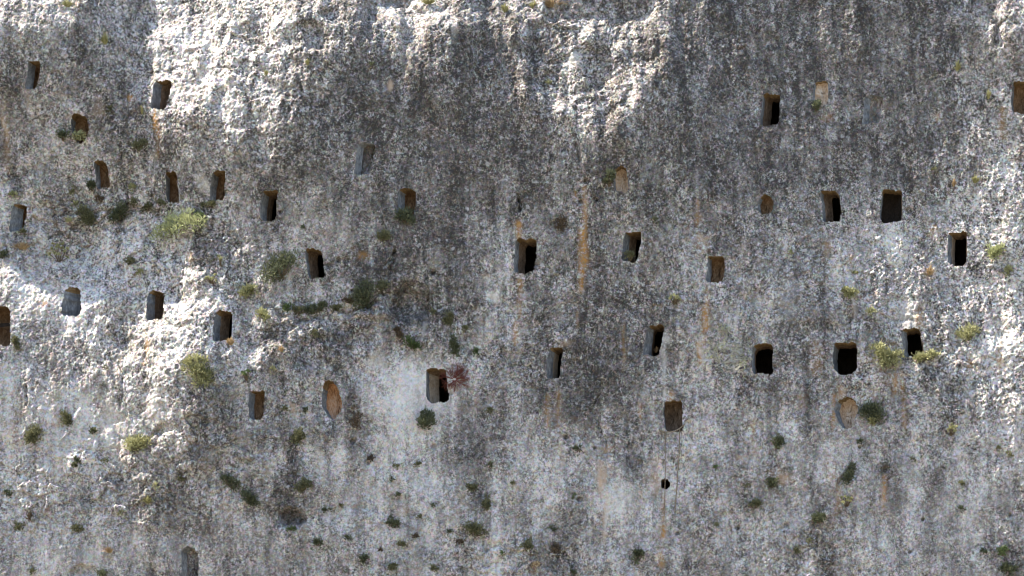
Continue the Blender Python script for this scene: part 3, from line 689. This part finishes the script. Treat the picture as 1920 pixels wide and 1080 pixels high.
def tuft(u, v, rw, rh, label, kind='straw', cat='grass tuft', droop=.5):
    r = random.Random(int(u*13+v*7)); x, y, z = [float(a) for a in at(u, v+rh*.6)]; V_, F_, Tn = [], [], []
    W, Hh = rw/PM, rh/PM
    for _ in range(int(30+rw*rh*.35)):
        a = r.uniform(-1, 1); p = Vector((r.uniform(-.25,.25)*W, r.uniform(-.02,.02), r.uniform(-.1,.1)*Hh)); e = Vector((a*W*1.1, -r.uniform(.05,.25), Hh*r.uniform(.6,1.9)*(1-.35*abs(a)))); tip = e+Vector((a*W*.3, -.04, -droop*Hh*abs(a)))
        w_ = r.uniform(.006,.013); i = len(V_); sd = Vector((0,0,1)).cross(e).normalized() if r.random() < .5 else Vector((1,0,0)); m_ = p.lerp(e, .6)+Vector((0,-.03,.04*Hh))
        V_ += [tuple(p-sd*w_), tuple(p+sd*w_), tuple(m_+sd*w_), tuple(m_-sd*w_), tuple(tip)]; F_ += [(i,i+1,i+2,i+3),(i+3,i+2,i+4)]; Tn += [r.uniform(0,1)]*5
    o = tint_mesh('grass_tuft', V_, F_, Tn, LM[kind], None); o.location = (x, y, z); o['label'] = label; o['category'] = cat; o['group'] = 'plants rooted in the cliff'
def fleshy(u, v, rw, rh, label, n=9, kind='yellow', cat='succulent', pad=.09, name='succulent'):
    """upright fat stems or pads carrying rosettes"""
    r = random.Random(int(u+v*3)); x, y, z = [float(a) for a in at(u, v+rh*.8)]; root = empty(name, (x, y, z), label, cat, 'plants rooted in the cliff'); W, Hh = rw/PM, rh/PM
    SV, SF = [], []; V_, F_, Tn = [], [], []
    for i in range(n):
        a = -1+2*(i+r.uniform(.2,.8))/n; e = Vector((a*W*.9, -r.uniform(.06,.28), Hh*(r.uniform(.5,1.75)-.35*abs(a))))
        tube(SV, SF, [Vector((a*W*.2,.04,-.03)), e*.5+Vector((0,-.04,-.02)), e], .014, .010)
        ct = r.uniform(.35,.9)
        for k in range(16):
            d = (rv(r)+Vector((0,-.45,.5))).normalized(); sd = d.cross(rv(r)).normalized(); L = pad*r.uniform(.7,1.15)
            leaf(V_, F_, Tn, e-d*.01, d, sd, L, L*.5, min(1, ct+r.uniform(-.2,.2)))
    tint_mesh('leaves', V_, F_, Tn, LM[kind], root); part('stem', SV, SF, m_stem, root)
def twiggy(u, v, rw, rh, label, kind, n=14, name='dry_shrub', cat='dry shrub', flat=.15, green=0):
    r = random.Random(int(u*3+v)); x, y, z = [float(a) for a in at(u, v)]; root = empty(name, (x, y, z), label, cat, 'plants rooted in the cliff'); W, Hh = rw/PM, rh/PM
    V_, F_ = [], []; L_, LF, LT = [], [], []
    def grow(p, d, L, rad, lev):
        pts = [p]; 
        for k in range(4): d = (d+rv(r)*.35+Vector((0, -.03, .02))).normalized(); p = p + d*(L/4); wy = float(hq(x+p.x, z+p.z))-y; p.y = min(p.y, wy-.02); p.y = max(p.y, wy-.35); pts.append(p.copy())
        tube(V_, F_, pts, rad, rad*.6, 3)
        if lev > 0:
            for q in (pts[2], pts[3], pts[4], pts[4]): grow(q.copy(), (d+rv(r)*.9).normalized(), L*.62, rad*.62, lev-1)
        elif green and r.random() < green:
            for k in range(5): leaf(L_, LF, LT, pts[-1], rv(r).normalized(), rv(r).normalized(), .055, .02, r.random())
    for i in range(n):
        a = r.uniform(0, 6.283); grow(Vector((math.cos(a)*W*.15, -.02, math.sin(a)*Hh*.15)), Vector((math.cos(a)*W, -flat*W, math.sin(a)*Hh)).normalized(), r.uniform(.35,.75)*(abs(math.cos(a))*W+abs(math.sin(a))*Hh), .009, 2)
    me = tint_mesh('twigs', V_, F_, [.2+.7*((i*7919) % 97)/97 for i in range(len(V_))], LM[kind], root)
    if LF: tint_mesh('foliage', L_, LF, LT, LM['pale'], root)

# big and distinctive ones
bush(332,424,56,39,'pale','large pale green bush on the ledge below two brown tomb slots')
bush(374,408,12,16,'green','bright green bush at the right end of the large pale green bush')
bush(530,503,38,34,'dark','big dark bush left of the brown jambed black doorway')
bush(682,555,30,34,'dark','biggest dark green bush on the central ledge', tilt=.5)
bush(715,535,13,16,'olive','yellowish dark clump at the upper right of the central ledge')
bush(592,580,24,13,'dark','low dark green bush on the central ledge, left of the olive one', tilt=.4)
bush(633,579,14,9,'olive','small mustard olive bush between two dark bushes on the central ledge')
bush(541,577,10,10,'green','small round green bush at the left start of the central ledge')
bush(493,589,13,16,'yellow','yellow green bush left of the central ledge bushes')
bush(465,542,18,17,'yellow','sparse yellow green bush under the big dark bush')
bush(720,440,15,17,'olive','olive bush hanging below the doorway in the dark water stain', tilt=.3)
bush(760,409,21,18,'dark','dark green bush at the foot of the doorway in the dark water stain')
bush(774,643,15,15,'green','bright green bush below the dark hollow near the centre')
bush(748,625,11,13,'brown','dull brown bush just left of the bright green bush below the hollow')
bush(840,590,11,20,'olive','thin olive creeper right of the dark hollow, upper of two')
bush(852,648,11,28,'dark','tall dark creeper right of the dark hollow, lower of two')
bush(374,700,30,34,'yellow','large feathery yellow green bush on the diagonal cleft at left', dense=.8)
bush(257,834,24,24,'yellow','yellow green bush at the lower end of the diagonal cleft')
bush(163,405,20,28,'olive','shaggy olive bush, tallest of the left ledge')
bush(222,402,20,24,'dark','dark olive bush between the shaggy olive bush and the large pale bush')
bush(172,350,13,14,'dark','dark bush beside the slanting brown doorway')
bush(118,257,12,13,'dark','dark bush left of the round topped niche')
bush(149,256,12,12,'yellow','yellow green bush in the mouth of the round topped niche')
bush(258,273,19,13,'olive','flat olive bush under the leaning sunlit doorway')
bush(276,390,12,10,'olive','small olive bush touching the large pale bush on its left')
bush(393,382,20,7,'olive','low olive bush at the foot of the brown doorway on the left ledge')
bush(1662,670,33,27,'yellow','large yellow green bush left of the doorway under the pale scar')
bush(1738,667,25,15,'yellow','spreading yellow green bush right of the doorway under the pale scar', tilt=.25)
bush(1818,628,24,19,'yellow','loose yellow green bush at right, beyond the doorway under the pale scar', dense=.7)
bush(1865,471,17,20,'pale','pale olive bush right of the doorway with curved cream jamb')
bush(1890,506,8,12,'yellow','small yellow green bush below the pale olive bush at right')
bush(1592,548,18,13,'yellow','round yellow green bush in the middle of the right hand rock')
bush(1633,776,26,24,'dark','dark leafy bush right of the orange and cream arched niche')
bush(1640,788,12,12,'yellow','yellow sprigs at the lower right of the leafy bush by the arched niche')
bush(1142,340,13,24,'dark','dark green bush left of the small peach coloured niche')
bush(1182,481,12,11,'olive','small olive bush inside a tomb doorway right of the orange streak')
bush(1530,202,12,13,'dark','dark greenery below the small peach topped niche at upper right')
bush(802,786,20,23,'dark','dark green bush hanging below the cream jambed doorway')
bush(558,817,16,24,'olive','tall olive bush below and left of the orange arched niche')
bush(568,912,18,14,'olive','wide olive bush in the lower left rock above the round hollow')
bush(468,930,20,18,'dark','dark green bush at the lower end of a slanting pair', tilt=-.5)
bush(433,908,18,15,'dark','dark green bush at the upper end of a slanting pair', tilt=-.4)
bush(65,814,16,29,'olive','tall dark olive bush under the crack at far left')
bush(126,782,12,18,'olive','olive bush beside the thin slanting ledge at far left')
bush(174,808,9,12,'dark','small dark bush right of the thin slanting ledge at far left')
bush(143,868,9,13,'dark','small upright dark green bush in the lower left')
bush(890,995,22,19,'olive','wide olive green bush in the lower centre', dense=.8)
bush(913,947,10,20,'olive','upright faint green bush above the wide one in the lower centre', dense=.7)
bush(886,916,15,8,'olive','low brownish olive bush in the lower centre')
bush(737,983,13,12,'dark','compact dark bush in the pale lower centre rock')
bush(990,1020,13,14,'olive','round olive bush near the bottom edge right of centre')
bush(1195,1045,13,18,'dark','dark green bush in a cleft near the bottom edge, below the pink scar')
bush(1447,905,13,16,'dark','dark bush in the lower right, lower of two stacked dark bushes')
bush(1457,832,12,18,'dark','dark bush in the lower right, upper of two stacked dark bushes')
bush(1592,892,15,20,'dark','slanting dark bush in the cleft below the arched niche', tilt=.9)
bush(1534,969,13,20,'dark','dark green bush above the right hand cleft near the bottom')
bush(1893,1066,24,12,'dark','dark green bush in the bottom right corner')
bush(1880,1034,11,14,'green','thin green bush above the bottom right corner bush', dense=.7)
bush(1415,948,12,10,'olive','dry olive bush left of the lower right dark bushes')
bush(1040,1030,10,12,'brown','dull brown green bush near the bottom right of the round olive bush')
bush(683,1047,10,12,'dark','dark bush near the bottom edge, left of centre')
bush(735,1062,10,9,'olive','olive bush at the bottom edge left of centre')
bush(193,1072,12,10,'dark','dark green bush at the bottom edge, far left')
bush(147,988,11,11,'olive','olive bush among pale rock near the bottom left')
bush(38,985,11,9,'olive','small dark olive bush at bottom left, left one of a touching pair')
bush(56,972,8,10,'brown','small brownish bush at bottom left, right one of a touching pair')
bush(8,474,10,13,'dark','dark bush at the left edge beside the dry grass')
bush(243,488,12,12,'olive','olive bush alone on the bright rock above the pale jambed doorway')
bush(30,643,9,24,'olive','narrow dark olive bush right of the large chamber at the left edge')
bush(1052,423,15,17,'brown','soft grey brown dead bush in the faint hollow above centre', dense=.6)
bush(595,1018,11,8,'dark','dark green bush in the lower left centre, above the bottom edge')
bush(753,1018,9,9,'olive','olive bush right of the compact dark bush in the lower centre')
bush(547,992,8,8,'green','green sprig at the lip of the round hollow, lower left')
bush(668,780,14,30,'brown','faint grey brown dead bush right of the orange arched niche', dense=.35)
bush(560,583,17,9,'olive','straggly olive scrub along the left part of the central ledge', dense=.7)
bush(655,562,14,10,'brown','dry brownish scrub at the left foot of the biggest dark green bush', dense=.6)
bush(300,380,13,9,'olive','low olive scrub just under the slim rust brown slot', dense=.8)
bush(190,372,12,8,'brown','dry brown scrub between the dark bush by the slanting doorway and the ledge bushes', dense=.7)
bush(250,384,10,8,'olive','low olive scrub above the gap between two ledge bushes at left', dense=.7)
small_ = [(26,365,7,7,'yellow','tiny yellow green tuft above the half weathered grey doorway'),(43,434,8,7,'olive','tiny olive tuft at the foot of the half weathered grey doorway'),
(141,383,6,6,'yellow','tiny yellow tuft above the shaggy olive bush'),(130,417,8,6,'yellow','small yellow green tuft left of the shaggy olive bush'),(137,357,8,8,'olive','small olive tuft at the left of the dark bush by the slanting doorway'),
(248,353,8,8,'yellow','small yellow green tuft left of the slim brown slot'),(205,208,8,7,'olive','faint olive tuft right of the pale patch by the round topped niche'),(262,512,7,7,'yellow','small yellow tuft on the bright rock above the pale jambed doorway'),
(197,690,5,4,'dark','tiny dark tuft in the left rock below the grey walled doorway'),(591,627,8,7,'olive','small olive tuft below the central ledge'),(815,584,8,6,'olive','small olive tuft right beside the dark hollow'),
(873,620,8,8,'olive','small olive tuft right of the two creepers'),(889,664,8,8,'green','small green tuft above and right of the red brown bush'),(513,691,6,6,'yellow','tiny yellow tuft above the brown doorway at lower left'),
(568,427,5,6,'dark','tiny dark tuft above the brown jambed black doorway'),(1228,412,5,8,'olive','tiny olive tuft above and right of the doorway with bush inside'),(1633,585,8,8,'yellow','small yellow tuft below the round yellow green bush at right'),
(1480,475,6,5,'yellow','tiny yellowish tuft left of the small arched ledge at right'),(1602,512,7,4,'yellow','tiny yellow tuft under the small arched ledge at right'),(1750,316,5,8,'olive','tiny olive tuft above the wide dark doorway at right'),(1029,154,5,7,'yellow','tiny bright yellow tuft on the upper centre rock'),
(697,123,5,5,'dark','tiny dark tuft in the upper dark stain'),(197,865,6,6,'olive','tiny olive tuft right of the small upright dark bush'),(14,925,9,8,'dark','dark tuft at the left edge, lower part'),(293,913,4,7,'yellow','tiny yellow sprig above the yellow twigs at lower left'),
(342,903,8,8,'olive','small olive tuft right of the yellow twigs at lower left'),(62,1070,7,8,'olive','small olive tuft at the bottom edge near the left corner'),(613,957,8,6,'dark','small dark tuft right of the wide olive bush at lower left'),(642,948,6,5,'olive','tiny olive tuft beside the small dark tuft at lower left'),
(697,859,8,8,'brown','small brown tuft below the dead bush near the orange niche'),(743,872,7,6,'olive','small olive tuft in the pale lower centre rock, left of two'),(782,872,8,7,'olive','small olive tuft in the pale lower centre rock, right of two'),
(745,925,5,8,'dark','tiny dark tuft above the compact dark bush'),(735,901,3,4,'dark','speck of dark leaves in the pale lower centre rock'),(813,950,5,6,'dark','tiny dark tuft left of the wide olive green bush'),(786,969,5,5,'olive','tiny olive tuft between the compact dark bush and the wide olive bush'),
(845,995,6,6,'dark','tiny dark tuft touching the left of the wide olive bush'),(863,1015,8,7,'brown','small brown green tuft below the wide olive bush'),(917,768,8,7,'olive','small olive tuft below and right of the red brown bush'),(920,873,4,10,'olive','thin upright olive tuft in the lower centre'),
(943,1037,5,5,'green','tiny green tuft left of the round olive bush at the bottom'),(815,1065,8,8,'olive','small olive tuft at the bottom edge near the centre'),(780,1005,6,7,'brown','small brown tuft in the lower centre above the bottom edge'),(1037,993,7,6,'dark','small dark tuft above the dull bush near the bottom'),
(1005,1057,8,8,'straw','small straw coloured tuft at the bottom below the round olive bush'),(1075,1074,8,6,'dark','small dark tuft at the bottom edge right of centre'),(1083,843,8,9,'dark','faint dark green tuft left of the roped doorway'),(1340,878,5,5,'green','tiny green tuft right of the hanging rope'),
(1610,828,8,6,'dark','small dark tuft below the orange and cream arched niche'),(1520,1012,7,7,'olive','small olive tuft along the right hand cleft'),(1493,1033,8,7,'olive','small olive tuft at the lower end of the right hand cleft'),
(1803,906,8,6,'olive','small brown olive tuft in the smooth lower right rock, upper of two'),(1799,953,8,8,'dark','small dark green tuft in the smooth lower right rock, lower of two'),(1872,840,5,6,'olive','tiny olive tuft in the smooth rock far right, upper of two'),
(1893,853,6,7,'olive','tiny olive tuft in the smooth rock far right, lower of two'),(1845,1038,6,8,'dark','tiny dark tuft left of the thin green bush in the bottom right'),(1427,672,0,0,'',''),(652,1010,6,6,'dark','tiny dark tuft right of the dark bush at lower left centre'),
(716,1030,6,5,'brown','tiny brown tuft above the olive bush at the bottom left of centre'),(227,962,5,5,'olive','tiny olive tuft in the stony lower left rock'),(575,768,6,6,'dark','tiny dark tuft left of the orange arched niche'),(533,767,6,7,'olive','tiny olive tuft between the brown doorway and the orange niche'),
(1545,985,0,0,'',''),(1400,910,6,5,'olive','tiny olive tuft left of the lower dark bush of the stacked pair'),(1712,860,5,5,'olive','tiny olive tuft in the dark lichen at lower right'),(665,1050,0,0,'',''),(1262,1062,0,0,'',''),
(962,905,5,5,'olive','tiny olive tuft in the lichen right of the lower centre'),(1077,930,4,4,'green','speck of green leaves left of the pink scar'),(1345,985,6,6,'olive','tiny olive tuft below the tiny green one right of the rope')]
for a in small_:
    if a[2]: bush(*a, cat='tuft')
fleshy(112,474,21,22,'clump of yellow green cactus like pads on the left slope', 12, pad=.12, cat='cactus', name='cactus')
fleshy(397,521,12,12,'yellow succulent in the shade right of the bright rock')
fleshy(414,490,5,11,'narrow upright yellow green succulent above the yellow one', 4)
fleshy(462,704,8,11,'leafy green succulent above the brown doorway at lower left', 6, 'green')
fleshy(1265,562,12,10,'pale yellow succulent below the squarish brown doorway')
fleshy(1587,938,12,13,'yellow green succulent on the right hand cleft')
fleshy(1783,806,10,12,'yellow green succulent alone in the right hand rock')
tuft(42,462,24,9,'dry straw coloured grass below the half weathered grey doorway')
tuft(433,641,11,9,'pinkish dry grass at the sill of the ochre lintel doorway')
tuft(1230,657,6,6,'small dry tuft on the sill of the leaning black doorway', 'brown')
tuft(205,1031,13,8,'bleached dry grass near the bottom left corner')
tuft(528,655,8,7,'straw tuft in the small lit patch left of centre')
tuft(197,74,11,14,'sparse yellow grass high in the shaded upper left rock','yellow')
tuft(127,8,14,8,'yellowish grass at the top edge near the left corner','yellow')
tuft(267,208,4,9,'thin yellow grass left of the leaning sunlit doorway foot','yellow')
tuft(1795,125,9,12,'yellow grass tuft high in the upper right rock','yellow')
tuft(1853,178,6,12,'thin yellow green grass left of the doorway cut by the right edge','yellow')
tuft(1788,344,6,9,'straw tuft below the upper right rock, left of a yellow green one')
tuft(1828,337,10,10,'yellow green grass tuft above the doorway with curved cream jamb','yellow')
tuft(1743,508,10,12,'pinkish straw tuft below the diagonal crack at right')
tuft(278,938,12,9,'yellow dry sprigs in the stony lower left rock','yellow')
tuft(1036,6,28,11,'wide dry yellow grass clump at the top edge right of centre','straw')
tuft(1000,10,12,9,'yellow green grass at the top edge beside the wide dry clump','yellow')
tuft(803,3,20,7,'yellow green grass at the top edge above the lit brow','yellow')
tuft(947,16,10,11,'thin yellow green grass near the top edge left of the wide dry clump','yellow')
tuft(500,138,5,5,'tiny yellow tuft on the bright mottled upper rock, left of two','yellow')
tuft(577,118,5,6,'tiny yellow tuft on the bright mottled upper rock, right of two','yellow')
twiggy(852,711,21,17,'red brown dry bush reaching over the black cream jambed doorway','red',44)
twiggy(1352,684,40,26,'bleached dry climbing plant left of a black doorway','twig',16,'climbing_plant','climbing plant',.1,.35)
twiggy(1362,640,14,26,'thin bleached upright shoots above the dry climbing plant','twig',7,'climbing_plant','climbing plant',.1,.25)

# ------------------------------------------------------------------ ropes at the low doorway
m_rope, nt, b = newmat('hemp_rope'); nt.links.new(ramp(nt, noise(nt, coords(nt), 40, 3), [(.4, (.12,.09,.06)), (.6, (.30,.24,.17))]), b.inputs['Base Color'])
def rope(pts, label, rad):
    P3 = []
    n = 26; a = np.array(pts, float); s_ = np.linspace(0, len(a)-1, n); uu_ = np.interp(s_, range(len(a)), a[:,0]); vv_ = np.interp(s_, range(len(a)), a[:,1]); off = np.interp(s_, range(len(a)), a[:,2])
    x, y, z = at(uu_, vv_)
    for i in range(n): P3.append(Vector((float(x[i]), float(min(y[i], np.median(y)+.05)-off[i]), float(z[i]))))
    V_, F_ = [], []; o0 = P3[0].copy(); tube(V_, F_, [p-o0 for p in P3], rad, rad, 6)
    o = part('rope', V_, F_, m_rope, None, True); o.location = o0; o['label'] = label; o['category'] = 'rope'
rope([(1235,806,.02),(1244,810,.05),(1252,810,.07),(1264,809,.07),(1274,804,.06),(1284,795,.02)], 'thick rope sagging across the sill of the low brown doorway', .017)
rope([(1247,810,.05),(1247,850,.05),(1247,900,.04),(1246,940,.03),(1246,968,.02)], 'left strand hanging from the rope at the low brown doorway, past the round hole', .012)
rope([(1274,805,.05),(1273,850,.06),(1270,900,.05),(1267,935,.04),(1265,962,.02)], 'right strand hanging from the rope at the low brown doorway', .014)
